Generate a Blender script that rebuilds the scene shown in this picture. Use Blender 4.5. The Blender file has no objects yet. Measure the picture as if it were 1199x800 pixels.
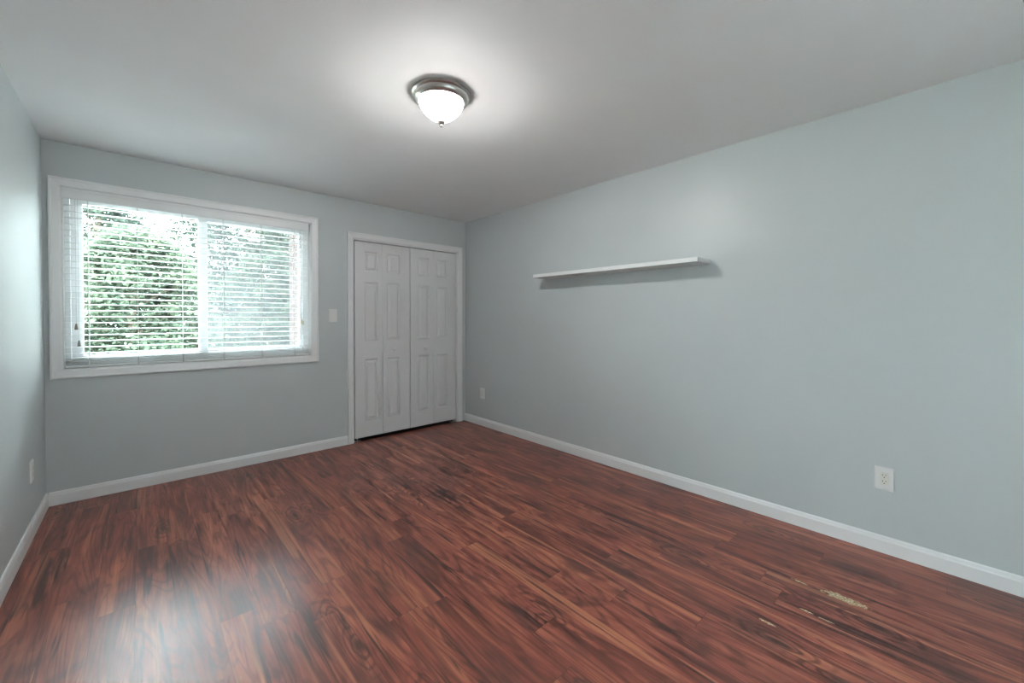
import bpy, bmesh, math, random
from mathutils import Vector, Matrix
C = bpy.context.scene.collection
S = bpy.context.scene
PI = math.pi

# ------------------------------------------------------------------ camera
H = 2.44            # ceiling height
W = 3.427           # room width (x), back wall at y = 0, room runs to -y
YR = -5.3           # rear wall behind the camera
cam_d = bpy.data.cameras.new('camera')
cam = bpy.data.objects.new('camera', cam_d); C.objects.link(cam)
yaw, pitch, roll = math.radians(42.556), math.radians(-0.780), math.radians(0.1225)
fw = Vector((math.sin(yaw)*math.cos(pitch), math.cos(yaw)*math.cos(pitch), math.sin(pitch)))
rt = Vector((math.cos(yaw), -math.sin(yaw), 0)); up = rt.cross(fw)
r2 = rt*math.cos(roll)+up*math.sin(roll); u2 = -rt*math.sin(roll)+up*math.cos(roll)
M4 = Matrix((r2, u2, -fw)).transposed().to_4x4()
M4.translation = Vector((0.4733, -4.0693, 1.2625))
cam.matrix_world = M4
cam_d.sensor_width = 36; cam_d.lens = 473.63/1199*36
cam_d.shift_y = -20.74/1199
cam_d.clip_start = 0.02
S.camera = cam

# ------------------------------------------------------------------ world, lights, exposure
SKY_LOW, SKY_HIGH = 13.0, 78.0     # overcast sky: dimmer at the horizon, bright overhead
LAMP = 28.0         # glow of the frosted bowl
BULB = 42.0       # watts of the bulb inside it
world = bpy.data.worlds.new('world'); S.world = world; world.use_nodes = True
bg = world.node_tree.nodes['Background']
wt = world.node_tree
tcw = wt.nodes.new('ShaderNodeTexCoord'); spw = wt.nodes.new('ShaderNodeSeparateXYZ'); mrw = wt.nodes.new('ShaderNodeMapRange')
wt.links.new(tcw.outputs['Generated'], spw.inputs[0]); wt.links.new(spw.outputs[2], mrw.inputs[0])
mrw.inputs[1].default_value = .05; mrw.inputs[2].default_value = .8; mrw.inputs[3].default_value = SKY_LOW; mrw.inputs[4].default_value = SKY_HIGH
bg.inputs[0].default_value = (0.82, 0.94, 1.0, 1); wt.links.new(mrw.outputs[0], bg.inputs[1])
S.view_settings.view_transform = 'Standard'
S.view_settings.look = 'None'
S.view_settings.exposure = 0.62
S.view_settings.gamma = 1.0
S.view_settings.use_curve_mapping = False
for px_, py_, w_, h_, rz_ in ((.87, .19, 1.6, 1.28, 0), (-.19, -4.93, .34, 1.15, PI/2), (1.7, YR-.19, 1.5, 1.2, PI)):    # sky portals in the back window and the two added openings
    ld = bpy.data.lights.new('sky_portal', 'AREA'); ld.shape = 'RECTANGLE'; ld.size = w_; ld.size_y = h_
    lo_ = bpy.data.objects.new('sky_portal', ld); C.objects.link(lo_)
    lo_.location = (px_, py_, 1.52 if rz_ == 0 else (1.45 if rz_ < 3 else 1.45)); lo_.rotation_euler = (-PI/2, 0, rz_)
    ld.cycles.is_portal = True

# ------------------------------------------------------------------ node helpers
class NT:
    def __init__(s, name):
        s.m = bpy.data.materials.new(name); s.m.use_nodes = True
        s.t = s.m.node_tree; s.n = s.t.nodes; s.n.clear()
        s.out = s.n.new('ShaderNodeOutputMaterial')
    def new(s, typ, **kw):
        n = s.n.new(typ)
        for k, v in kw.items(): setattr(n, k, v)
        return n
    def put(s, sock, v):
        if isinstance(v, bpy.types.NodeSocket): s.t.links.new(v, sock)
        elif v is not None: sock.default_value = v
    def math(s, op, a, b=None, c=None, clamp=False):
        n = s.new('ShaderNodeMath', operation=op, use_clamp=clamp)
        s.put(n.inputs[0], a); s.put(n.inputs[1], b); s.put(n.inputs[2], c)
        return n.outputs[0]
    def comb(s, x, y, z):
        n = s.new('ShaderNodeCombineXYZ')
        s.put(n.inputs[0], x); s.put(n.inputs[1], y); s.put(n.inputs[2], z)
        return n.outputs[0]
    def coords(s):
        tc = s.new('ShaderNodeTexCoord'); sp = s.new('ShaderNodeSeparateXYZ')
        s.put(sp.inputs[0], tc.outputs['Object'])
        return tc.outputs['Object'], sp.outputs
    def noise(s, vec, scale=1, detail=2, rough=.5, dist=0):
        n = s.new('ShaderNodeTexNoise')
        s.put(n.inputs['Vector'], vec)
        n.inputs['Scale'].default_value = scale; n.inputs['Detail'].default_value = detail
        n.inputs['Roughness'].default_value = rough; n.inputs['Distortion'].default_value = dist
        return n.outputs['Fac']
    def white(s, vec):
        n = s.new('ShaderNodeTexWhiteNoise', noise_dimensions='3D'); s.put(n.inputs['Vector'], vec)
        return n.outputs['Value'], n.outputs['Color']
    def ramp(s, fac, stops, interp='LINEAR'):
        n = s.new('ShaderNodeValToRGB'); s.put(n.inputs[0], fac)
        cr = n.color_ramp; cr.interpolation = interp
        while len(cr.elements) < len(stops): cr.elements.new(0.5)
        for e, (p, c) in zip(cr.elements, stops):
            e.position = p; e.color = (*c, 1) if not isinstance(c, (int, float)) else (c, c, c, 1)
        return n.outputs[0]
    def mix(s, fac, a, b, mode='MIX'):
        n = s.new('ShaderNodeMix', data_type='RGBA', blend_type=mode)
        s.put(n.inputs[0], fac); s.put(n.inputs[6], a); s.put(n.inputs[7], b)
        return n.outputs[2]
    def smooth(s, v, lo, hi):
        n = s.new('ShaderNodeMapRange', interpolation_type='SMOOTHSTEP')
        s.put(n.inputs[0], v); n.inputs[1].default_value = lo; n.inputs[2].default_value = hi
        return n.outputs[0]
    def bump(s, h, strength, dist):
        n = s.new('ShaderNodeBump'); s.put(n.inputs['Height'], h)
        n.inputs['Strength'].default_value = strength; n.inputs['Distance'].default_value = dist
        return n.outputs[0]
    def principled(s, **kw):
        n = s.new('ShaderNodeBsdfPrincipled')
        for k, v in kw.items(): s.put(n.inputs[k.replace('_', ' ')], v)
        s.t.links.new(n.outputs[0], s.out.inputs[0]); return n

def paint(name, col, rough=.5, spec=.5, tex=0.0, metal=0):
    t = NT(name); o, xyz = t.coords()
    nz = t.noise(o, 3.0, 3)
    c = t.mix(nz, (*[v*.97 for v in col], 1), (*[min(1, v*1.03) for v in col], 1))
    kw = dict(Base_Color=c, Roughness=rough, Specular_IOR_Level=spec, Metallic=metal)
    if tex: kw['Normal'] = t.bump(t.noise(o, 260, 2), tex, .001)
    t.principled(**kw); return t.m

M_wall = paint('wall_paint', (.505, .538, .542), .40, .45, .12)
M_ceil = paint('ceiling_paint', (.81, .81, .81), .75, .3, .1)
M_trim = paint('white_trim_paint', (.74, .74, .74), .35)
M_door = paint('white_door_paint', (.66, .66, .66), .42, .5, .05)
M_vinyl = paint('white_vinyl', (.88, .89, .9), .3)
def m_slat():
    t = NT('white_blind_slat'); o, xyz = t.coords()
    p = t.principled(Base_Color=t.mix(t.noise(o, 3, 3), (.88, .89, .89, 1), (.92, .93, .93, 1)), Roughness=.35)
    tl = t.new('ShaderNodeBsdfTranslucent'); tl.inputs[0].default_value = (.88, .90, .88, 1)
    mx = t.new('ShaderNodeMixShader'); mx.inputs[0].default_value = .22
    t.t.links.new(p.outputs[0], mx.inputs[1]); t.t.links.new(tl.outputs[0], mx.inputs[2])
    t.t.links.new(mx.outputs[0], t.out.inputs[0]); return t.m
M_slat = m_slat()
M_cord = paint('blind_cord', (.62, .62, .60), .8)
M_tassel = paint('grey_brown_tassel', (.22, .19, .15), .45)
M_tassel2 = paint('cream_tassel', (.62, .58, .42), .45)
M_shelf = paint('white_shelf', (.74, .75, .75), .38)
M_plate = paint('white_plastic', (.72, .72, .71), .3)
M_ivory = paint('ivory_plastic', (.69, .67, .61), .35)
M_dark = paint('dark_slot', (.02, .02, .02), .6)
M_steel = paint('screw_metal', (.55, .55, .55), .35, .5, 0, 1)
M_jamb = paint('jamb_paint', (.55, .56, .56), .5)
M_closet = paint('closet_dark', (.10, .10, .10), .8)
M_bark = paint('bark', (.10, .075, .055), .9, .3)
M_bounce = paint('pale_bounce', (.68, .69, .69), .9)
M_exterior = paint('exterior_wall', (.30, .16, .12), .9)

def m_nickel():
    t = NT('brushed_nickel'); o, xyz = t.coords()
    n = t.noise(t.comb(t.math('MULTIPLY', xyz[0], 8), t.math('MULTIPLY', xyz[1], 8), t.math('MULTIPLY', xyz[2], 400)), 1, 2)
    t.principled(Base_Color=t.mix(n, (.46, .44, .42, 1), (.56, .545, .52, 1)), Metallic=1.0, Roughness=.32)
    return t.m
M_nickel = m_nickel()

def m_globe():
    t = NT('frosted_glass_lit'); o, xyz = t.coords()
    n = t.noise(o, 14, 4, .6, 1.2)
    e = t.mix(n, (1.0, .975, .955, 1), (1.0, .995, .985, 1))
    p = t.principled(Base_Color=(.9, .9, .88, 1), Roughness=.25, Emission_Color=e, Emission_Strength=LAMP)
    tr = t.new('ShaderNodeBsdfTransparent'); mx = t.new('ShaderNodeMixShader'); mx.inputs[0].default_value = .45
    t.t.links.new(tr.outputs[0], mx.inputs[1]); t.t.links.new(p.outputs[0], mx.inputs[2])
    t.t.links.new(mx.outputs[0], t.out.inputs[0]); return t.m
M_globe = m_globe()

def m_glass():
    t = NT('window_glass')
    tr = t.new('ShaderNodeBsdfTransparent'); tr.inputs[0].default_value = (.96, .98, .97, 1)
    gl = t.new('ShaderNodeBsdfGlossy'); gl.inputs['Roughness'].default_value = .02
    lw = t.new('ShaderNodeFresnel'); lw.inputs[0].default_value = 1.35
    mx = t.new('ShaderNodeMixShader'); t.put(mx.inputs[0], lw.outputs[0])
    t.t.links.new(tr.outputs[0], mx.inputs[1]); t.t.links.new(gl.outputs[0], mx.inputs[2])
    t.t.links.new(mx.outputs[0], t.out.inputs[0]); return t.m
M_glass = m_glass()

def m_screen():
    t = NT('insect_screen_mesh')
    tr = t.new('ShaderNodeBsdfTransparent'); tr.inputs[0].default_value = (1, 1, 1, 1)
    df = t.new('ShaderNodeBsdfTranslucent'); df.inputs[0].default_value = (.042, .044, .046, 1)
    d2 = t.new('ShaderNodeBsdfDiffuse'); d2.inputs[0].default_value = (.04, .042, .043, 1)
    a = t.new('ShaderNodeAddShader'); t.t.links.new(df.outputs[0], a.inputs[0]); t.t.links.new(d2.outputs[0], a.inputs[1])
    mx = t.new('ShaderNodeMixShader'); mx.inputs[0].default_value = .30
    t.t.links.new(tr.outputs[0], mx.inputs[1]); t.t.links.new(a.outputs[0], mx.inputs[2])
    t.t.links.new(mx.outputs[0], t.out.inputs[0]); return t.m
M_screen = m_screen()

def m_diffuser():
    t = NT('translucent_diffuser'); o, xyz = t.coords()
    df = t.new('ShaderNodeBsdfDiffuse'); df.inputs[0].default_value = (.75, .75, .74, 1)
    tl = t.new('ShaderNodeBsdfTranslucent'); t.put(tl.inputs[0], t.mix(t.noise(o, 300, 2), (.85, .86, .86, 1), (.95, .96, .96, 1)))
    mx = t.new('ShaderNodeMixShader'); mx.inputs[0].default_value = .62
    t.t.links.new(df.outputs[0], mx.inputs[1]); t.t.links.new(tl.outputs[0], mx.inputs[2])
    t.t.links.new(mx.outputs[0], t.out.inputs[0]); return t.m
M_diffuser = m_diffuser()

def m_leaf(name, a, b, c):
    t = NT(name); o, xyz = t.coords()
    n = t.noise(o, 2.6, 5, .7)
    col = t.ramp(n, [(.3, a), (.5, b), (.68, c)])
    df = t.new('ShaderNodeBsdfDiffuse'); t.put(df.inputs[0], col)
    tl = t.new('ShaderNodeBsdfTranslucent'); t.put(tl.inputs[0], col)
    mx = t.new('ShaderNodeMixShader'); mx.inputs[0].default_value = .45
    t.t.links.new(df.outputs[0], mx.inputs[1]); t.t.links.new(tl.outputs[0], mx.inputs[2])
    t.t.links.new(mx.outputs[0], t.out.inputs[0]); return t.m
M_leafA = m_leaf('leaf_bright', (.020, .029, .022), (.038, .050, .034), (.066, .078, .053))
M_leafB = m_leaf('leaf_dark', (.016, .023, .020), (.028, .037, .029), (.048, .057, .043))

def m_brick():
    t = NT('red_brick'); o, xyz = t.coords()
    b = t.new('ShaderNodeTexBrick')
    t.put(b.inputs['Vector'], t.comb(t.math('ADD', xyz[0], xyz[1]), xyz[2], 0.0))
    b.inputs['Color1'].default_value = (.024, .0125, .0105, 1); b.inputs['Color2'].default_value = (.032, .020, .0175, 1)
    b.inputs['Mortar'].default_value = (.036, .033, .031, 1)
    b.inputs['Scale'].default_value = 1; b.inputs['Brick Width'].default_value = .21
    b.inputs['Row Height'].default_value = .075; b.inputs['Mortar Size'].default_value = .006
    t.principled(Base_Color=b.outputs[0], Roughness=.9, Specular_IOR_Level=.04, Normal=t.bump(b.outputs['Fac'], .4, -.004)); return t.m
M_brick = m_brick()

def m_ground():
    t = NT('mulch_and_grass'); o, xyz = t.coords()
    n = t.noise(o, .8, 4); f = t.noise(o, 9, 4)
    c = t.mix(t.smooth(n, .42, .58), t.mix(f, (.09, .065, .05, 1), (.15, .11, .085, 1)), t.mix(f, (.03, .06, .02, 1), (.08, .12, .04, 1)))
    t.principled(Base_Color=c, Roughness=.95); return t.m
M_ground = m_ground()

def m_floor():
    t = NT('red_brown_laminate'); o, xyz = t.coords()
    X, Y = xyz[0], xyz[1]
    PW, PL = .13, 1.21
    u = t.math('DIVIDE', t.math('SUBTRACT', X, 1.616-20*PW), PW)
    row = t.math('FLOOR', u); fu = t.math('FRACT', u)
    rr, _ = t.white(t.comb(row, 7.3, 1.7))
    v = t.math('ADD', t.math('DIVIDE', t.math('ADD', Y, 12.0), PL), t.math('MULTIPLY', rr, 5.0))
    idx = t.math('FLOOR', v); fv = t.math('FRACT', v)
    pr, pc = t.white(t.comb(row, idx, 3.1))
    sp = t.new('ShaderNodeSeparateXYZ'); t.put(sp.inputs[0], pc); ra, rb, rc = sp.outputs
    ox = t.math('MULTIPLY', ra, 37.0); oy = t.math('MULTIPLY', rb, 53.0); oz = t.math('MULTIPLY', rc, 29.0)
    def wood(sx, sy, detail, rough, dist, k=0.0):
        vec = t.comb(t.math('ADD', t.math('MULTIPLY', X, sx), ox), t.math('ADD', t.math('MULTIPLY', Y, sy), oy), t.math('ADD', oz, k))
        return t.noise(vec, 1, detail, rough, dist)
    n1 = wood(11, 1.5, 5, .58, .9)
    base = t.ramp(n1, [(.26, (.070, .021, .017)), (.40, (.145, .040, .028)), (.50, (.198, .056, .038)), (.60, (.255, .078, .049)), (.74, (.33, .118, .070))])
    # cathedral figure: contour lines of a slow noise
    n2 = wood(7, .75, 2, .45, .6, 11.0)
    ring = t.math('SINE', t.math('MULTIPLY', n2, 95.0))
    ring = t.smooth(ring, .1, 1.0)
    base = t.mix(t.math('MULTIPLY', ring, .42), base, (.050, .019, .015, 1))
    # dark streaks
    n3 = wood(24, 1.35, 3, .6, .5, 23.0)
    st = t.smooth(n3, .555, .68)
    base = t.mix(t.math('MULTIPLY', st, .86), base, (.030, .015, .014, 1))
    # grey brown clouds
    n4 = wood(6.5, 2.4, 3, .55, .8, 41.0)
    base = t.mix(t.math('MULTIPLY', t.smooth(n4, .50, .70), .62), base, (.058, .025, .022, 1))
    # orange sapwood ribbons
    n5 = wood(20, .9, 2, .5, .6, 57.0)
    base = t.mix(t.math('MULTIPLY', t.smooth(n5, .57, .70), .6), base, (.37, .14, .075, 1))
    # knots
    vo = t.new('ShaderNodeTexVoronoi', feature='F1', voronoi_dimensions='2D')
    kd = t.math('ADD', 0.0, t.math('MULTIPLY', t.math('SUBTRACT', n1, .5), .25))
    t.put(vo.inputs['Vector'], t.comb(t.math('ADD', t.math('MULTIPLY', X, 4.2), t.math('ADD', ra, kd)), t.math('ADD', t.math('MULTIPLY', Y, 1.5), t.math('ADD', rb, kd)), 0.0))
    vo.inputs['Scale'].default_value = 1.0
    kr = t.new('ShaderNodeSeparateColor'); t.put(kr.inputs[0], vo.outputs['Color'])
    kon = t.smooth(kr.outputs[0], .62, .66)
    vd = vo.outputs['Distance']
    krg = t.math('MULTIPLY', t.smooth(t.math('SINE', t.math('MULTIPLY', vd, 75.0)), -.2, 1.0), t.math('SUBTRACT', 1.0, t.smooth(vd, .12, .36)))
    kc = t.math('SUBTRACT', 1.0, t.smooth(vd, .02, .11))
    kf = t.math('MULTIPLY', kon, t.math('MAXIMUM', t.math('MULTIPLY', krg, .6), t.math('MULTIPLY', kc, .85)))
    base = t.mix(kf, base, (.035, .017, .015, 1))
    # fine grain
    n6 = wood(170, 5, 2, .6, 0, 71.0)
    n7 = wood(75, 1.6, 3, .6, .3, 83.0)
    g = t.math('ADD', .50, t.math('ADD', t.math('MULTIPLY', n6, .60), t.math('MULTIPLY', n7, .75)))
    pv = t.math('ADD', .92, t.math('MULTIPLY', pr, .16))
    base = t.mix(1.0, base, t.comb(t.math('MULTIPLY', g, pv), t.math('MULTIPLY', g, pv), t.math('MULTIPLY', g, pv)), 'MULTIPLY')
    # seams between boards
    eu = t.math('MULTIPLY', t.math('MINIMUM', fu, t.math('SUBTRACT', 1.0, fu)), PW)
    ev = t.math('MULTIPLY', t.math('MINIMUM', fv, t.math('SUBTRACT', 1.0, fv)), PL)
    seam = t.math('SUBTRACT', 1.0, t.smooth(t.math('MINIMUM', eu, ev), .0004, .0016))
    base = t.mix(t.math('MULTIPLY', seam, .45), base, (.02, .009, .008, 1))
    # chipped spots near the right wall
    wn = t.noise(o, 60, 4, .7); wn2 = t.noise(o, 120, 4, .7)
    def spot(cx, cy, hx, hy, lo, hi):
        dx = t.math('DIVIDE', t.math('SUBTRACT', X, cx), hx); dy = t.math('DIVIDE', t.math('SUBTRACT', Y, cy), hy)
        d = t.math('SQRT', t.math('ADD', t.math('MULTIPLY', dx, dx), t.math('MULTIPLY', dy, dy)))
        return t.math('SUBTRACT', 1.0, t.smooth(t.math('ADD', d, t.math('MULTIPLY', t.math('SUBTRACT', wn, .5), 2.2)), lo, hi))
    dm = spot(2.800, -3.752, .027, .092, .80, .95)
    for a in ((2.382, -3.562, .007, .035, .8, 1.0), (2.582, -3.655, .006, .03, .7, .9), (2.578, -3.72, .003, .035, .8, 1.0), (2.795, -3.58, .013, .07, .35, .5)):
        dm = t.math('MAXIMUM', dm, spot(*a))
    dcol = t.ramp(wn2, [(.34, (.20, .10, .055)), (.46, (.34, .27, .16)), (.57, (.48, .43, .30)), (.70, (.68, .64, .50))])
    base = t.mix(dm, base, dcol)
    rg = t.math('ADD', .27, t.math('MULTIPLY', t.noise(o, 2.2, 4, .6), .10))
    rg = t.math('ADD', rg, t.math('MULTIPLY', dm, .5))
    hgt = t.math('SUBTRACT', t.math('MULTIPLY', n6, .12), t.math('ADD', seam, dm))
    t.principled(Base_Color=base, Roughness=rg, Specular_IOR_Level=.43, Normal=t.bump(hgt, .12, .001))
    return t.m
M_floor = m_floor()

# ------------------------------------------------------------------ mesh helpers
def add_box(bm, x0, x1, y0, y1, z0, z1, bev=0, seg=1):
    r = bmesh.ops.create_cube(bm, size=1)
    vs = r['verts']
    bmesh.ops.scale(bm, verts=vs, vec=(x1-x0, y1-y0, z1-z0))
    bmesh.ops.translate(bm, verts=vs, vec=((x0+x1)/2, (y0+y1)/2, (z0+z1)/2))
    if bev:
        es = list({e for v in vs for e in v.link_edges})
        bmesh.ops.bevel(bm, geom=es, offset=bev, segments=seg, affect='EDGES', profile=.5)
def add_lathe(bm, prof, cx=0, cy=0, n=48):
    rings = []
    for r, z in prof:
        if r < 1e-6: rings.append([bm.verts.new((cx, cy, z))])
        else: rings.append([bm.verts.new((cx+r*math.cos(2*PI*k/n), cy+r*math.sin(2*PI*k/n), z)) for k in range(n)])
    for a, b in zip(rings, rings[1:]):
        for k in range(n):
            k2 = (k+1) % n
            if len(a) == 1 and len(b) == 1: continue
            if len(a) == 1: bm.faces.new((a[0], b[k], b[k2]))
            elif len(b) == 1: bm.faces.new((a[k], b[0], a[k2]))
            else: bm.faces.new((a[k], b[k], b[k2], a[k2]))
def add_tube(bm, pts, radii, n=8):
    prev = None
    pts = [Vector(p) for p in pts]
    if not isinstance(radii, (list, tuple)): radii = [radii]*len(pts)
    for i, p in enumerate(pts):
        d = (pts[min(i+1, len(pts)-1)]-pts[max(i-1, 0)]).normalized()
        a = d.cross(Vector((0, 0, 1)) if abs(d.z) < .9 else Vector((1, 0, 0))).normalized(); b = d.cross(a)
        ring = [bm.verts.new(p+radii[i]*(a*math.cos(2*PI*k/n)+b*math.sin(2*PI*k/n))) for k in range(n)]
        if prev:
            for k in range(n): bm.faces.new((prev[k], prev[(k+1) % n], ring[(k+1) % n], ring[k]))
        else: bm.faces.new(ring)
        prev = ring
    bm.faces.new(prev)
def add_sweep(bm, path, prof, closed=False):
    """mitred moulding: path = list of ((x,z) outer corner, (dx,dz) inward mitre vector); prof = [(w, depth)] from outer to inner edge, on a wall facing -y"""
    rows = []
    for (x, z), (dx, dz) in path:
        rows.append([bm.verts.new((x+dx*w, -d, z+dz*w)) for w, d in prof])
    n = len(rows)
    for i in range(n if closed else n-1):
        a, b = rows[i], rows[(i+1) % n]
        for k in range(len(prof)-1): bm.faces.new((a[k], a[k+1], b[k+1], b[k]))
        bm.faces.new((a[-1], a[0], b[0], b[-1]))
    if not closed:
        bm.faces.new(rows[0]); bm.faces.new(rows[-1])
def obj(name, bm, m, parent=None, smooth=False, recalc=True):
    if recalc: bmesh.ops.recalc_face_normals(bm, faces=bm.faces)
    me = bpy.data.meshes.new(name); bm.to_mesh(me); bm.free()
    me.materials.append(m)
    if smooth:
        for p in me.polygons: p.use_smooth = True
        try: me.set_sharp_from_angle(angle=math.radians(40))
        except Exception: pass
    o = bpy.data.objects.new(name, me); C.objects.link(o)
    if parent:
        o.parent = parent
        o.matrix_parent_inverse = Matrix.Translation(-Vector(parent.location))   # meshes are written in room coordinates
    return o
def NB(): return bmesh.new()
def box_obj(name, m, b, parent=None, bev=0):
    bm = NB(); add_box(bm, *b, bev=bev); return obj(name, bm, m, parent)
def empty(name, loc):
    o = bpy.data.objects.new(name, None); C.objects.link(o); o.location = loc; o.empty_display_size = .1; return o
def tag(o, label, cat, group=None):
    o['label'] = label; o['category'] = cat
    if group: o['group'] = group
    return o
def struct(o): o['kind'] = 'structure'; return o

# ------------------------------------------------------------------ room shell
T = .2
WX0, WX1, WZ0, WZ1 = .083, 1.655, .905, 2.145       # window opening
DX0, DX1, DZ1 = 2.040, 3.312, 2.062                 # closet opening
struct(box_obj('floor', M_floor, (-T, W+T, YR-T, .75, -.1, 0)))
struct(box_obj('ceiling', M_ceil, (-T, W+T, YR-T, .75, H, H+.1)))
RY0, RY1, RZ0, RZ1 = -5.1, -4.76, .9, 2.05
bm = NB()
for b in ((-T, 0, YR-T, RY0, 0, H), (-T, 0, RY1, T, 0, H), (-T, 0, RY0, RY1, 0, RZ0), (-T, 0, RY0, RY1, RZ1, H)): add_box(bm, *b)
struct(obj('wall_left', bm, M_wall))
struct(box_obj('wall_right', M_wall, (W, W+T, YR-T, .75, 0, H)))
QX0, QX1, QZ0, QZ1 = .95, 2.45, .85, 2.05
bm = NB()
for b in ((0, QX0, YR-T, YR, 0, H), (QX1, W, YR-T, YR, 0, H), (QX0, QX1, YR-T, YR, 0, QZ0), (QX0, QX1, YR-T, YR, QZ1, H)): add_box(bm, *b)
struct(obj('wall_rear', bm, M_wall))
bm = NB()
for b in ((0, WX0, 0, T, 0, H), (WX0, WX1, 0, T, 0, WZ0), (WX0, WX1, 0, T, WZ1, H), (WX1, DX0, 0, T, 0, H), (DX0, DX1, 0, T, DZ1, H), (DX1, W, 0, T, 0, H)):
    add_box(bm, *b)
struct(obj('wall_back', bm, M_wall))
bm = NB()
add_box(bm, 1.84, W, .70, .75, 0, H); add_box(bm, 1.80, 1.84, T, .75, 0, H)
struct(obj('wall_closet', bm, M_closet))
struct(box_obj('floor_closet_shade', M_dark, (1.84, W, .022, .70, 0, .002)))  # dark sheet standing in for the shade in the gap under the doors

# baseboards
BP = [(0, 0), (0, .014), (.066, .014), (.074, .011), (.084, .0085), (.090, .004), (.090, 0)]   # (z, thickness)
def base_run(name, p0, p1, nrm):
    bm = NB(); rows = []
    for p in (p0, p1): rows.append([bm.verts.new((p[0]+nrm[0]*d, p[1]+nrm[1]*d, z)) for z, d in BP])
    for k in range(len(BP)-1): bm.faces.new((rows[0][k], rows[0][k+1], rows[1][k+1], rows[1][k]))
    for r in rows: bm.faces.new(r)
    return struct(obj(name, bm, M_trim))
base_run('baseboard_left', (0, YR), (0, 0), (1, 0))
base_run('baseboard_back', (.0135, 0), (1.985, 0), (0, -1))
base_run('baseboard_right', (W, YR), (W, 0), (-1, 0))

# ------------------------------------------------------------------ window casing and window
CP = [(0, 0), (0, .016), (.004, .019), (.012, .019), (.016, .016), (.050, .012), (.058, .008), (.058, 0)]
bm = NB()
x0, x1, z0, z1 = .025, 1.713, .847, 2.203
add_sweep(bm, [((x0, z0), (1, 1)), ((x1, z0), (-1, 1)), ((x1, z1), (-1, -1)), ((x0, z1), (1, -1))], CP, True)
struct(obj('trim_1', bm, M_trim))
win = struct(empty('window_1', ((WX0+WX1)/2, .1, WZ0)))
bm = NB()                                            # jamb liner of the reveal
jt = .006
add_box(bm, WX0, WX0+jt, .002, .14, WZ0, WZ1); add_box(bm, WX1-jt, WX1, .002, .14, WZ0, WZ1)
add_box(bm, WX0+jt, WX1-jt, .002, .14, WZ0, WZ0+jt); add_box(bm, WX0+jt, WX1-jt, .002, .14, WZ1-jt, WZ1)
obj('jamb_liner', bm, M_trim, win)
def rect_frame(bm, x0, x1, z0, z1, y0, y1, wl, wr, wb, wt, bev=.002):
    add_box(bm, x0, x0+wl, y0, y1, z0, z1, bev=bev); add_box(bm, x1-wr, x1, y0, y1, z0, z1, bev=bev)
    add_box(bm, x0+wl, x1-wr, y0, y1, z0, z0+wb, bev=bev); add_box(bm, x0+wl, x1-wr, y0, y1, z1-wt, z1, bev=bev)
fx0, fx1, fz0, fz1 = WX0+jt, WX1-jt, WZ0+jt, WZ1-jt
bm = NB(); rect_frame(bm, fx0, fx1, fz0, fz1, .075, .155, .028, .045, .028, .028)
for yy in (.098, .127): add_box(bm, fx0+.028, fx1-.045, yy, yy+.003, fz0+.028, fz0+.038)
obj('frame', bm, M_vinyl, win)
sz0, sz1 = fz0+.030, fz1-.030
s1x0, s1x1 = fx0+.030, .872
bm = NB(); rect_frame(bm, s1x0, s1x1, sz0, sz1, .080, .108, .058, .050, .055, .05)
sash1 = obj('sash', bm, M_vinyl, win)
box_obj('pane', M_glass, (s1x0+.056, s1x1-.048, .092, .096, sz0+.053, sz1-.048), sash1)
bm = NB(); add_box(bm, s1x1-.046, s1x1-.010, .070, .0805, 1.035, 1.10, bev=.004); add_box(bm, s1x1-.058, s1x1-.04, .060, .074, 1.05, 1.085, bev=.004)
obj('latch', bm, M_vinyl, sash1)
s2x0, s2x1 = .842, fx1-.047
bm = NB(); rect_frame(bm, s2x0, s2x1, sz0, sz1, .114, .142, .045, .022, .055, .05)
sash2 = obj('sash', bm, M_vinyl, win)
box_obj('pane', M_glass, (s2x0+.043, s2x1-.020, .126, .130, sz0+.053, sz1-.048), sash2)
bm = NB(); rect_frame(bm, .85, fx1-.02, fz0+.01, fz1-.01, .158, .168, .018, .018, .018, .018)
scr = obj('screen_frame', bm, M_vinyl, win)
box_obj('insect_screen', M_screen, (.866, fx1-.036, .1625, .1635, fz0+.026, fz1-.026), scr)

# added side window beside the camera, unseen, for fill daylight
w2 = struct(empty('added_window_side', (-.1, (RY0+RY1)/2, RZ0)))
bm = NB(); ym = (RY0+RY1)/2
for b in ((RY0, RY0+.05, RZ0, RZ1), (RY1-.05, RY1, RZ0, RZ1), (RY0+.05, RY1-.05, RZ0, RZ0+.05), (RY0+.05, RY1-.05, RZ1-.05, RZ1), (ym-.03, ym+.03, RZ0+.05, RZ1-.05)):
    add_box(bm, -.15, -.08, b[0], b[1], b[2], b[3], bev=.002)
obj('frame', bm, M_vinyl, w2)
box_obj('pane', M_glass, (-.12, -.116, RY0+.045, ym-.025, RZ0+.045, RZ1-.045), w2)
box_obj('pane', M_glass, (-.12, -.116, ym+.025, RY1-.045, RZ0+.045, RZ1-.045), w2)

# added rear window, unseen, for soft fill light
w3 = struct(empty('added_window_rear', ((QX0+QX1)/2, YR-.1, QZ0)))
bm = NB(); rect_frame(bm, QX0, QX1, QZ0, QZ1, YR-.15, YR-.08, .035, .035, .035, .035)
obj('frame', bm, M_vinyl, w3)
box_obj('pane', M_glass, (QX0+.035, QX1-.035, YR-.12, YR-.116, QZ0+.035, QZ1-.035), w3)
box_obj('added_diffuser', M_diffuser, (QX0+.01, QX1-.01, YR-.05, YR-.049, QZ0+.01, QZ1-.01), w3)  # translucent sheet added to soften the fill from the rear opening

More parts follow.
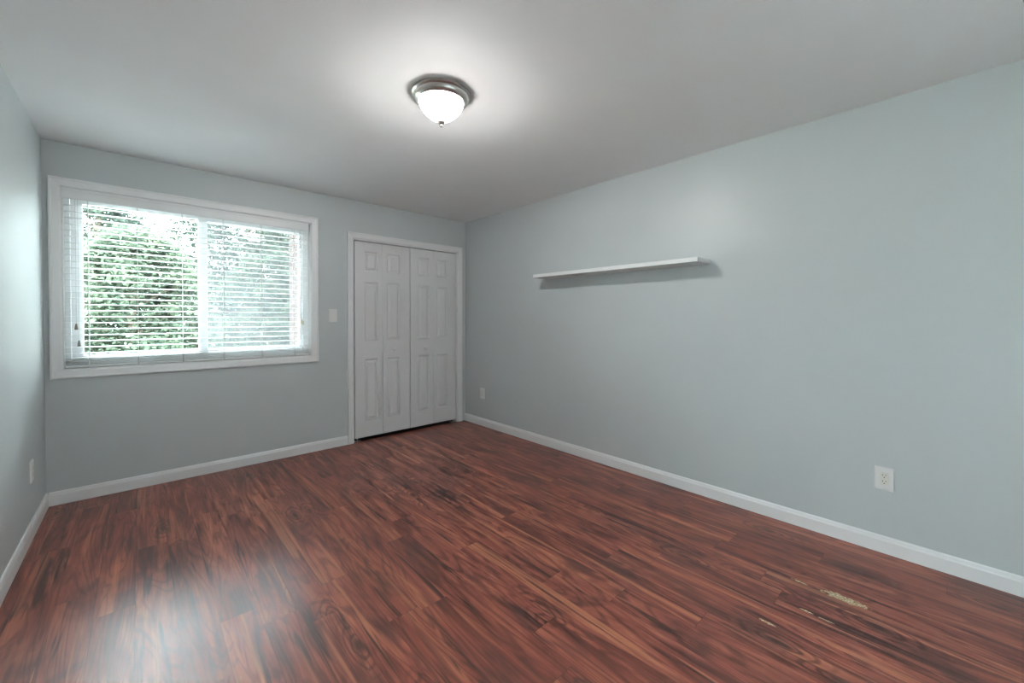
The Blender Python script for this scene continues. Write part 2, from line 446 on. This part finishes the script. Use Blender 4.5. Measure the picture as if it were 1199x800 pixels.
# ------------------------------------------------------------------ closet casing and bifold doors
bm = NB(); rows = None
path = [((1.985, 0), (1, 0)), ((1.985, 2.120), (1, -1)), ((3.370, 2.120), (-1, -1)), ((3.370, 0), (-1, 0))]
add_sweep(bm, path, CP)
add_box(bm, DX0, DX0+.012, .001, .14, 0, DZ1); add_box(bm, DX1-.012, DX1, .001, .14, 0, DZ1); add_box(bm, DX0+.012, DX1-.012, .001, .14, DZ1-.012, DZ1)
struct(obj('trim_2', bm, M_trim))
def leaf_bm(x0, x1, px0, px1):
    y, yb, z0, z1 = .016, .048, .034, 2.042
    bm = NB()
    xs = [x0, px0, px1, x1]; zs = [z0, .203, .838, 1.021, 1.634, 1.742, 1.948, z1]
    prof = [(0, 0), (.003, .0015), (.011, .0125), (.018, .0130), (.036, .0025), (.040, .0015)]
    for i in range(3):
        for j in range(7):
            a, b, c, d = xs[i], xs[i+1], zs[j], zs[j+1]
            if i == 1 and j % 2 == 1:
                prev = None
                for w, dp in prof:
                    ring = [bm.verts.new(v) for v in ((a+w, y+dp, c+w), (b-w, y+dp, c+w), (b-w, y+dp, d-w), (a+w, y+dp, d-w))]
                    if prev:
                        for k in range(4): bm.faces.new((prev[k], prev[(k+1) % 4], ring[(k+1) % 4], ring[k]))
                    prev = ring
                bm.faces.new(prev)
            else:
                bm.faces.new([bm.verts.new(v) for v in ((a, y, c), (b, y, c), (b, y, d), (a, y, d))])
    for f in ([(x0, y, z0), (x0, yb, z0), (x0, yb, z1), (x0, y, z1)], [(x1, y, z0), (x1, y, z1), (x1, yb, z1), (x1, yb, z0)],
              [(x0, y, z1), (x0, yb, z1), (x1, yb, z1), (x1, y, z1)], [(x0, y, z0), (x1, y, z0), (x1, yb, z0), (x0, yb, z0)],
              [(x0, yb, z0), (x1, yb, z0), (x1, yb, z1), (x0, yb, z1)]):
        bm.faces.new([bm.verts.new(v) for v in f])
    bmesh.ops.remove_doubles(bm, verts=bm.verts, dist=1e-5)
    return bm
def knob(x, z, parent):
    bm = NB(); add_lathe(bm, [(0, 0), (.013, 0), (.012, .003), (.0075, .008), (.0075, .015), (.015, .022), (.0185, .029), (.017, .036), (.010, .0405), (0, .041)], n=24)
    bmesh.ops.transform(bm, matrix=Matrix.Translation((x, .016, z)) @ Matrix.Rotation(PI/2, 4, 'X'), verts=bm.verts)
    return obj('knob', bm, M_door, parent, True)
def bracket(x0, x1, parent):
    bm = NB(); add_box(bm, x0, x1, .010, .05, .0005, .004); add_box(bm, x0, x0+.003, .012, .05, .004, .020); add_lathe(bm, [(.004, .004), (.004, .034), (0, .034)], (x0+x1)/2, .032, 12)
    obj('pivot_bracket', bm, M_steel, parent)
d1 = struct(empty('door_1', (2.37, .032, 0)))
obj('leaf', leaf_bm(2.067, 2.3615, 2.168, 2.314), M_door, d1)
lf = obj('leaf', leaf_bm(2.3645, 2.6795, 2.412, 2.563), M_door, d1); knob(2.487, .924, lf)
bracket(2.058, 2.132, d1)
d2 = struct(empty('door_2', (2.985, .032, 0)))
lf = obj('leaf', leaf_bm(2.6875, 2.9785, 2.784, 2.930), M_door, d2); knob(2.872, .922, lf)
obj('leaf', leaf_bm(2.9815, 3.294, 3.031, 3.179), M_door, d2)
bracket(3.225, 3.298, d2)

# ------------------------------------------------------------------ ceiling light
LX, LY = 1.645, -2.24
lamp = tag(empty('ceiling_light', (LX, LY, H)), 'round flush ceiling light, brushed nickel pan with glowing frosted glass bowl', 'ceiling light')
bm = NB(); add_lathe(bm, [(0, H), (.136, H), (.147, H-.001), (.152, H-.006), (.152, H-.014), (.147, H-.019), (.143, H-.021), (.142, H-.026), (.139, H-.036), (.132, H-.044), (.128, H-.046), (.124, H-.050), (.116, H-.050), (.116, H-.03), (0, H-.03)], LX, LY, 64)
obj('pan', bm, M_nickel, lamp, True)
bm = NB()
prof = [(.1155, H-.046)]
for k in range(1, 15):
    a = k/14*PI/2
    tt = math.sin(a); prof.append((.1155*(1-tt**1.7)**.72 if k < 14 else 0, H-.046-.102*tt))
add_lathe(bm, prof, LX, LY, 64)
obj('glass_bowl', bm, M_globe, lamp, True)
zb = H-.152
bm = NB(); add_lathe(bm, [(0, zb+.014), (.019, zb+.010), (.021, zb+.006), (.020, zb+.001), (.013, zb-.006), (.007, zb-.011), (.008, zb-.015), (.0065, zb-.021), (0, zb-.024)], LX, LY, 24)
obj('finial', bm, M_nickel, lamp, True)

ld = bpy.data.lights.new('bulb', 'POINT'); ld.energy = BULB; ld.shadow_soft_size = .03; ld.color = (1.0, .985, .975)
bo = bpy.data.objects.new('bulb', ld); C.objects.link(bo); bo.parent = lamp; bo.location = (0, 0, -.059)

# ------------------------------------------------------------------ wall shelf
sh = box_obj('wall_shelf', M_shelf, (W-.210, W, -2.914, -1.373, 1.646, 1.677), None, .0015)
tag(sh, 'long thin white floating shelf mounted on the bare right wall', 'shelf')

# ------------------------------------------------------------------ window blind
BX0, BX1 = .092, 1.626
bl = tag(empty('window_blind', ((BX0+BX1)/2, .03, WZ0)), 'white horizontal slatted blind lowered over the window with slats open', 'blind')
bm = NB()
vp = [(2.068, -.010), (2.074, -.0125), (2.120, -.0125), (2.124, -.0145), (2.136, -.0145), (2.142, -.012), (2.142, -.001), (2.068, -.001)]
rows = [[bm.verts.new((x, y, z)) for z, y in vp] for x in (BX0-.006, BX1+.003)]
for k in range(len(vp)): bm.faces.new((rows[0][k], rows[0][(k+1) % 8], rows[1][(k+1) % 8], rows[1][k]))
for r in rows: bm.faces.new(r)
obj('valance', bm, M_trim, bl)
box_obj('headrail', M_slat, (BX0, BX1, .004, .058, 2.085, 2.135), bl, .002)
YC = .031
def slat_bm():
    bm = NB(); n = 6; up_, lo = [], []
    for x in (BX0, BX1):
        rowu, rowl = [], []
        for k in range(n+1):
            s = k/n*2-1
            yy, zz = YC+s*.025, .0022*(1-s*s)
            rowu.append(bm.verts.new((x, yy, zz+.0014))); rowl.append(bm.verts.new((x, yy, zz-.0014)))
        up_.append(rowu); lo.append(rowl)
    for k in range(n):
        bm.faces.new((up_[0][k], up_[1][k], up_[1][k+1], up_[0][k+1])); bm.faces.new((lo[0][k], lo[0][k+1], lo[1][k+1], lo[1][k]))
    for i in (0, 1): bm.faces.new([*up_[i], *reversed(lo[i])])
    bm.faces.new((up_[0][0], lo[0][0], lo[1][0], up_[1][0])); bm.faces.new((up_[0][n], up_[1][n], lo[1][n], lo[0][n]))
    return bm
ZR0, ZR1 = .916, .934
slat0 = None
zs = [ZR1+.010+.0125*k for k in range(4)]
z = zs[-1]+.030
SLATS = []
while z < 2.07: SLATS.append(z); z += .0425
for zz in zs+SLATS:
    if slat0 is None:
        slat0 = obj('slat', slat_bm(), M_slat, bl, True); o = slat0
    else:
        o = slat0.copy(); C.objects.link(o); o.parent = bl; o.matrix_parent_inverse = slat0.matrix_parent_inverse.copy()
    o.location = (0, 0, zz)
box_obj('bottom_rail', M_slat, (BX0, BX1, YC-.025, YC+.025, ZR0, ZR1), bl, .003)
for cx in (.207, .460, .719, .984, 1.254, 1.512):
    bm = NB()
    for yy in (YC-.0270, YC+.0270): add_box(bm, cx-.0016, cx+.0016, yy-.0008, yy+.0008, ZR0-.001, 2.086)
    for zz in SLATS: add_box(bm, cx-.001, cx+.001, YC-.0262, YC+.0262, zz-.0032, zz-.0018)
    add_box(bm, cx-.004, cx+.004, YC-.0268, YC-.0252, ZR0, ZR1+.03)
    obj('ladder_cord', bm, M_cord, bl)
def pull(x, y, z, m, length=.038):
    bm = NB(); add_tube(bm, [(x, y, 2.075), (x+.0015, y, (2.075+z)/2), (x, y, z)], .0013, 6)
    c = obj('pull_cord', bm, M_cord, bl)
    bm = NB(); add_lathe(bm, [(0, z+.004), (.004, z+.003), (.0055, z-.008), (.0085, z-length*.8), (.0085, z-length*.95), (.006, z-length), (0, z-length)], x, y, 16)
    obj('tassel', bm, m, c, True)
pull(.148, -.002, 1.215, M_tassel); pull(.160, -.002, 1.100, M_tassel)
pull(1.570, -.002, 1.245, M_tassel2); pull(1.583, -.002, 1.235, M_tassel2)

# ------------------------------------------------------------------ switch and outlets (built on a wall facing -y at origin, then turned)
def fixture(name, label, cat, loc, rotz, kind, recept, group=None):
    root = tag(empty(name, (0, 0, 0)), label, cat, group)
    w, h = .040, .062
    bm = NB(); add_box(bm, -w, w, -.0065, 0, -h, h)
    es = [e for e in bm.edges if all(v.co.y < -.006 for v in e.verts)]
    bmesh.ops.bevel(bm, geom=es, offset=.004, segments=3, affect='EDGES')
    obj('plate', bm, M_plate, root)
    if kind == 'switch':
        bm = NB(); add_box(bm, -.0168, .0168, -.0075, -.004, -.0335, .0335, bev=.0006)
        obj('surround', bm, recept, root)
        bm = NB()
        vs = [bm.verts.new(v) for v in ((-.0145, -.008, -.031), (.0145, -.008, -.031), (.0145, -.0075, 0), (-.0145, -.0075, 0), (.0145, -.0115, .031), (-.0145, -.0115, .031), (-.0145, -.004, -.031), (.0145, -.004, -.031), (.0145, -.004, .031), (-.0145, -.004, .031))]
        for f in ((0, 1, 2, 3), (3, 2, 4, 5), (6, 7, 1, 0), (5, 4, 8, 9), (0, 3, 5, 9, 6), (1, 7, 8, 4, 2), (6, 9, 8, 7)): bm.faces.new([vs[i] for i in f])
        obj('rocker', bm, recept, root)
    else:
        bm = NB(); add_box(bm, -.0168, .0168, -.0078, -.004, -.0335, .0335, bev=.0008)
        rc = obj('receptacle', bm, recept, root)
        bm = NB()
        for zc in (.0175, -.0155):
            add_box(bm, -.0078, -.0052, -.0081, -.0070, zc-.001, zc+.0075); add_box(bm, .0050, .0074, -.0081, -.0070, zc, zc+.0075)
            add_box(bm, -.0026, .0022, -.0081, -.0070, zc-.0115, zc-.0060, bev=.0004)
        obj('slots', bm, M_dark, rc)
    for s in (-1, 1):
        bm = NB(); add_lathe(bm, [(0, 0), (.0032, 0), (.0032, .0008), (.002, .0013), (0, .0013)], n=14)
        bmesh.ops.transform(bm, matrix=Matrix.Translation((0, -.0062, s*.0485)) @ Matrix.Rotation(PI/2, 4, 'X'), verts=bm.verts)
        obj('screw', bm, M_plate, root)
    root.location = loc; root.rotation_euler = (0, 0, rotz)
fixture('light_switch', 'white rocker light switch between the window and the closet doors', 'switch', (1.848, 0, 1.285), 0, 'switch', M_plate)
fixture('wall_outlet', 'white wall outlet low on the right wall, the large one far from the corner', 'outlet', (W, -3.830, .400), -PI/2, 'outlet', M_ivory, 'wall outlets')
fixture('wall_outlet', 'small white outlet low on the right wall beside the closet corner', 'outlet', (W, -.345, .380), -PI/2, 'outlet', M_plate, 'wall outlets')
fixture('wall_outlet', 'outlet low on the left wall below the window end, seen edge on', 'outlet', (0, -.475, .372), PI/2, 'outlet', M_ivory, 'wall outlets')

# ------------------------------------------------------------------ outside
GZ = -.55
struct(box_obj('ground', M_ground, (-40, 50, -45, 55, GZ-.2, GZ)))
bm = NB(); add_box(bm, -9, 10, T+.01, 5.0, GZ, GZ+.02); add_box(bm, -12, -T-.01, -12, T+.01, GZ, GZ+.02); add_box(bm, -T-.01, 10, -12, YR-T-.01, GZ, GZ+.02)
struct(obj('bounce_slab', bm, M_bounce))  # unseen pale slab added to bounce skylight up onto the ceiling
bm = NB(); add_box(bm, 1.80, 2.5, T+.55, 1.35, GZ, 3.4)
struct(obj('wall_brick', bm, M_brick))

def leaf_faces(V, F, c, size, rnd, droop=.35):
    d = Vector((rnd.gauss(0, 1), rnd.gauss(0, 1), rnd.gauss(0, .45)-droop)).normalized()
    s = d.cross(Vector((rnd.gauss(0, .5), rnd.gauss(0, .5), 1))).normalized(); n = s.cross(d)
    L = size*rnd.uniform(.6, 1.25); w = L*rnd.uniform(.26, .38)
    i = len(V)
    V += [c, c+d*L*.45+s*w+n*w*.35, c+d*L, c+d*L*.45-s*w+n*w*.35]
    F += [(i, i+1, i+2), (i, i+2, i+3)]
def tree(name, label, loc, height, rad, seed, nclump, per, leaf, mat, low=.12, group=None, cat='tree', layers=True):
    rnd = random.Random(seed)
    root = tag(empty(name, loc), label, cat, group); L = Vector(loc)
    bm = NB(); top = L+Vector((rnd.uniform(-.2, .2), rnd.uniform(-.2, .2), height*.93))
    tr = .035*height
    pts = [L+(top-L)*f+Vector((rnd.uniform(-.06, .06), rnd.uniform(-.06, .06), 0))*(1 if 0 < f < 1 else 0) for f in (0, .2, .4, .6, .8, 1)]
    add_tube(bm, pts, [tr*(1-.85*f) for f in (0, .2, .4, .6, .8, 1)], 8)
    V, F = [], []
    for k in range(nclump):
        f = low+(1-low)*((k+.5)/nclump)
        a = k*2.39996+rnd.uniform(-.4, .4)
        prof = math.sin(PI*min(1, .18+.80*f))**.7
        rr = rad*prof*math.sqrt(rnd.uniform(.12, 1))
        ctr = L+Vector((rr*math.cos(a), rr*math.sin(a), height*f))
        st = L+(top-L)*max(0.03, f-.10)
        if k % 3 == 0: add_tube(bm, [st, st*.45+ctr*.55+Vector((0, 0, .06)), ctr], [tr*.3*(1-f)+.012, tr*.16*(1-f)+.008, .004], 5)
        cr = rad*rnd.uniform(.22, .40)
        for q in range(per):
            v = Vector((rnd.gauss(0, .5), rnd.gauss(0, .5), rnd.gauss(0, .5)*(.35 if layers else .7)))*cr
            v.z -= .25*(v.x*v.x+v.y*v.y)/max(cr, .01)
            leaf_faces(V, F, ctr+v, leaf, rnd)
    obj('trunk', bm, M_bark, root, True)
    me = bpy.data.meshes.new('foliage'); me.from_pydata([v[:] for v in V], [], F); me.materials.append(mat)
    o = bpy.data.objects.new('foliage', me); C.objects.link(o); o.parent = root
    o.matrix_parent_inverse = Matrix.Translation(-L)
G = 'trees outside the window'
tree('leafy_tree', 'bright green bushy tree filling the lower half of the left window pane', (.45, 6.5, GZ), 3.45, 1.2, 3, 115, 320, .095, M_leafA, .03, G)
tree('leafy_tree', 'tree behind the hazy screened right window pane', (3.55, 8.2, GZ), 5.0, 1.35, 15, 125, 320, .098, M_leafA, .03, G)
tree('evergreen_tree', 'tall dark tree showing with sky gaps at the upper left of the window', (-.45, 11.6, GZ), 5.9, 1.45, 27, 110, 230, .125, M_leafB, .04, G)
tree('evergreen_tree', 'tall dark tree farther off beyond the window meeting rail', (3.3, 11.9, GZ), 6.2, 1.45, 21, 110, 190, .11, M_leafB, .04, G)
tree('evergreen_tree', 'most distant tree, filling the gap between the two near trees', (2.3, 16.5, GZ), 6.4, 1.8, 33, 100, 150, .14, M_leafB, .04, G)
tree('evergreen_tree', 'distant tree beside the brick wall at the right end of the window', (6.4, 16.5, GZ), 6.8, 1.7, 39, 100, 150, .14, M_leafB, .04, G)
V, F = [], []; rnd = random.Random(5)
for k in range(24000):
    c = Vector((rnd.uniform(-9, 16), 21+rnd.gauss(0, .5), GZ+3.9*(1-rnd.random()**1.5)+rnd.gauss(0, .12)))
    leaf_faces(V, F, c, .27, rnd)
me = bpy.data.meshes.new('hedge'); me.from_pydata([v[:] for v in V], [], F); me.materials.append(M_leafB)
o = bpy.data.objects.new('hedge', me); C.objects.link(o)
tag(o, 'long tall dark hedge far behind the trees outside the window', 'hedge')
